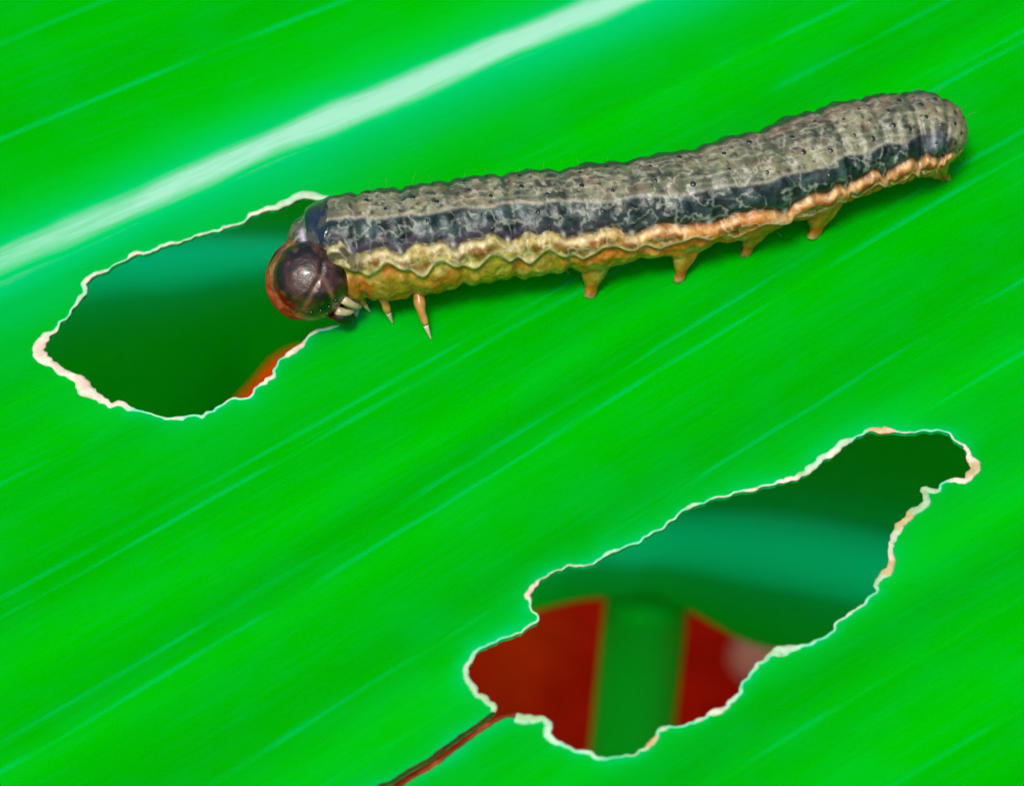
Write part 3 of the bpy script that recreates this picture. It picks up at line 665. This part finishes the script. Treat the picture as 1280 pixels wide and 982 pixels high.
# thoracic legs: jointed amber cones with a pale claw
def leg(root, tip, bend, r0):
    P = catmull([root, root * .62 + tip * .38 + bend, root * .28 + tip * .72 + bend * .7, tip], 22)
    t = np.linspace(0, 1, 22); r = r0 * (1 - 0.86 * t ** 0.7) * (1 + 0.10 * np.cos(t * 2 * np.pi * 3.5)) ; r[-1] = 0.03
    V, F_ = tube(P[:15], r[:15], 14)
    tt_ = np.repeat(t[:15], 14)[:, None]
    c_ = alb((186, 120, 36)) * (1 - tt_) + alb((222, 178, 104)) * tt_; c_ = c_ * (0.75 + 0.5 * vnoise(V[:, 0] * 5, V[:, 1] * 5, V[:, 2] * 5, 333))[:, None]
    l = child('thoracic_leg', V, F_, LEGM, c_, cat)
    V, F_ = tube(P[14:], np.linspace(r[14], 0.03, 8), 10); child('claw', V, F_, LEGM, alb((236, 222, 190)), l)
for (rx, ry, rz, tx, ty, th_, r0) in [(444, 352, 1.7, 463, 390, .06, .36), (478, 352, 1.8, 491, 404, .03, .40), (522, 356, 1.8, 539, 424, .03, .38)]:
    leg(at(float(rx), float(ry), rz), on_leaf(np.array(float(tx)), np.array(float(ty)), th_), np.array([-0.10, -0.28, 0.25]), r0)
for i_, rx in enumerate((446, 487, 536)):
    k = int(np.argmin(np.abs(XX - rx))); rt = CC[k] - Uv[k] * 1.5 - Sv[k] * 0.9; tp = CC[k] - Sv[k] * 1.5 + Tn[k] * 0.2; tp[2] = leaf_z(tp[0], tp[1]) + .04
    leg(rt, tp, np.array([-0.1, 0.25, 0.2]), .42)

# ------------------------------------------------------------------ what shows through the holes: a young plant over red soil
SOIL_Z = -165.0
n_ = 170; g = np.linspace(-1, 1, n_); g = np.sign(g) * (np.abs(g) ** 1.8) * 900; GX, GY = np.meshgrid(g, g + 120, indexing='ij')
GZ = SOIL_Z + 12 * (fbm(GX * .02, GY * .02, 0, 401, 4) - .5) + 5 * (fbm(GX * .09, GY * .09, 0, 405, 3) - .5)
n5 = fbm(GX * .05, GY * .05, 0, 411, 4)
scl = mix(1.9 * C((196, 22, 0)) + 0 * n5[..., None], 1.9 * C((206, 54, 0)), smooth(.35, .7, n5)); scl = mix(scl, 1.9 * C((172, 10, 0)), smooth(.55, .75, fbm(GX * .11, GY * .11, 3, 415, 3)))
soil = mesh_obj('soil', np.stack([GX, GY, GZ], -1).reshape(-1, 3), grid_faces(n_, n_), SOILM, None, {'tint': ('FLOAT_COLOR', scl.reshape(-1, 3))}); soil['kind'] = 'structure'

st_p = at(800., 830., -84.0)
plant = empty('young_maize_plant', (st_p[0], st_p[1], SOIL_Z), 'young green plant with upright stalk and two leaves under the chewed leaf', 'plant')
zs = np.linspace(SOIL_Z - 6, -75.0, 60)
Cs = np.stack([st_p[0] + (zs + 84) * 0.04, st_p[1] + 0 * zs, zs], 1)      # its top ends under the spreading leaf
rs = 3.0 - 0.3 * (zs - SOIL_Z) / 100.0 + 0.25 * np.exp(-((zs + 118) / 2.0) ** 2)
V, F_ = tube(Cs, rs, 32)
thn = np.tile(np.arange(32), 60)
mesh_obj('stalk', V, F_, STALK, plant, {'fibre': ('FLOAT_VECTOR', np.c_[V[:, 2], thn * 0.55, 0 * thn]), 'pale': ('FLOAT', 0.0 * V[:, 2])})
def low_leaf(upper, lower, mid_px, z_a, z_b, arch, mid_w, n=120, m=41):
    M_ = catmull(mid_px, n)
    U_ = catmull(upper, n); L_ = catmull(lower, n); t = np.linspace(0, 1, n); v = np.linspace(0, 1, m)
    mids = np.clip((M_[:, 1] - U_[:, 1]) / (L_[:, 1] - U_[:, 1]), 0.15, 0.85)
    Z = z_a + (z_b - z_a) * t[:, None] + arch * np.sin(np.pi * t)[:, None] - 2.5 * (2 * v[None] - 1) ** 2
    PX = U_[:, None, 0] * (1 - v[None]) + L_[:, None, 0] * v[None]; PY = U_[:, None, 1] * (1 - v[None]) + L_[:, None, 1] * v[None]
    P = at(PX, PY, Z); P[..., 2] += 0.8 * np.sin(t * 19)[:, None] * (2 * v[None] - 1) ** 2
    al = np.repeat((t * 120)[:, None], m, 1); ac = np.repeat((v * 30)[None], n, 0)
    pl = 0.48 * np.exp(-((v[None] - mids[:, None]) / (mid_w * 1.3)) ** 2) + 0 * al  # painted teal sheen fading into the blade beside the midrib
    nrm = np.cross(np.gradient(P, axis=0), np.gradient(P, axis=1)); nrm /= np.linalg.norm(nrm, axis=-1)[..., None]
    if nrm[..., 2].mean() < 0: nrm = -nrm
    V = np.vstack([P.reshape(-1, 3), (P - nrm * 0.25).reshape(-1, 3)]); f = grid_faces(n, m)
    per = np.r_[np.arange(m), np.arange(1, n) * m + m - 1, (n - 1) * m + np.arange(m - 2, -1, -1), np.arange(n - 2, 0, -1) * m]
    F_ = f.tolist() + (f[:, ::-1] + n * m).tolist() + [[int(a), int(b), int(b) + n * m, int(a) + n * m] for a, b in zip(per, np.roll(per, -1))]
    lf = mesh_obj('leaf', V, F_, LEAF_LOW, plant, {'fibre': ('FLOAT_VECTOR', np.tile(np.c_[al.ravel(), ac.ravel(), 0 * al.ravel()], (2, 1))), 'pale': ('FLOAT', np.tile(pl.ravel(), 2))})
    bm = bmesh.new(); bm.from_mesh(lf.data); bmesh.ops.recalc_face_normals(bm, faces=bm.faces); bm.to_mesh(lf.data); bm.free()
    # midrib, with the leaf's broad teal sheen painted into its colour
    q = 11; w = np.linspace(-1, 1, q); jm = mids * (m - 1)
    mv = []
    for a in w:
        j = np.clip(jm + a * mid_w * (m - 1), 0, m - 1.001); j0 = j.astype(int); fr = (j - j0)[:, None]; ii = np.arange(n)
        mv.append(P[ii, j0] * (1 - fr) + P[ii, j0 + 1] * fr + nrm[ii, j0] * (0.9 * (1 - a * a) - 0.08))
    mv = np.stack(mv, 1); prof = np.repeat((1 - w ** 2)[None], n, 0)
    o_ = mesh_obj('midrib', mv.reshape(-1, 3), grid_faces(n, q), LEAF_LOW, None, {'fibre': ('FLOAT_VECTOR', np.c_[np.repeat(t * 120, q), np.tile(w, n), np.zeros(n * q)]), 'pale': ('FLOAT', (0.45 + 0.55 * prof).ravel())})
    o_.parent = lf; o_.location = (0, 0, 0)
    bm = bmesh.new(); bm.from_mesh(o_.data); bmesh.ops.recalc_face_normals(bm, faces=bm.faces); bm.to_mesh(o_.data); bm.free()
    return lf
# leaf spreading to the right of the stalk, and a leaf bending off to the left
def trio(rows): return [(x, u) for x, u, m_, l in rows], [(x, l) for x, u, m_, l in rows], [(x, m_) for x, u, m_, l in rows]
u_, l_, m_ = trio([(560, 600, 720, 806), (665, 540, 690, 774), (745, 500, 672, 742), (800, 488, 674, 738), (845, 480, 676, 764), (920, 472, 681, 794), (1000, 468, 690, 808), (1100, 470, 712, 835), (1300, 520, 760, 890), (1700, 700, 850, 970), (2050, 930, 945, 960)])
low_leaf(u_, l_, m_, -68, -82, 5, 0.15)
u_, l_, m_ = trio([(800, 690, 712, 735), (640, 450, 510, 570), (500, 290, 350, 425), (425, 205, 318, 432), (377, 185, 319, 443), (333, 172, 320, 456), (296, 165, 322, 492), (215, 160, 328, 575), (100, 165, 336, 640), (-250, 300, 440, 700), (-620, 620, 640, 660)])
low_leaf(u_, l_, m_, -84, -94, 3, 0.095)

# a pale stone lying on the soil
sp = at(958., 822., SOIL_Z + 3); bm = bmesh.new(); bmesh.ops.create_icosphere(bm, subdivisions=3, radius=1.0)
sv_ = np.array([tuple(v.co) for v in bm.verts]); fs = [[v.index for v in f.verts] for f in bm.faces]; bm.free()
sv_ = sv_ * (1 + 0.35 * (fbm(sv_[:, 0] * 1.4 + 5, sv_[:, 1] * 1.4, sv_[:, 2] * 1.4, 501, 3) - .5))[:, None] * [3.4, 3.0, 2.4] + sp
stone = mesh_obj('stone', sv_, fs, SOILM, None, {'tint': ('FLOAT_COLOR', np.tile(1.5 * alb((214, 140, 112)), (len(sv_), 1)))})
stone['label'] = 'small pinkish stone lying on the red soil'; stone['category'] = 'stone'
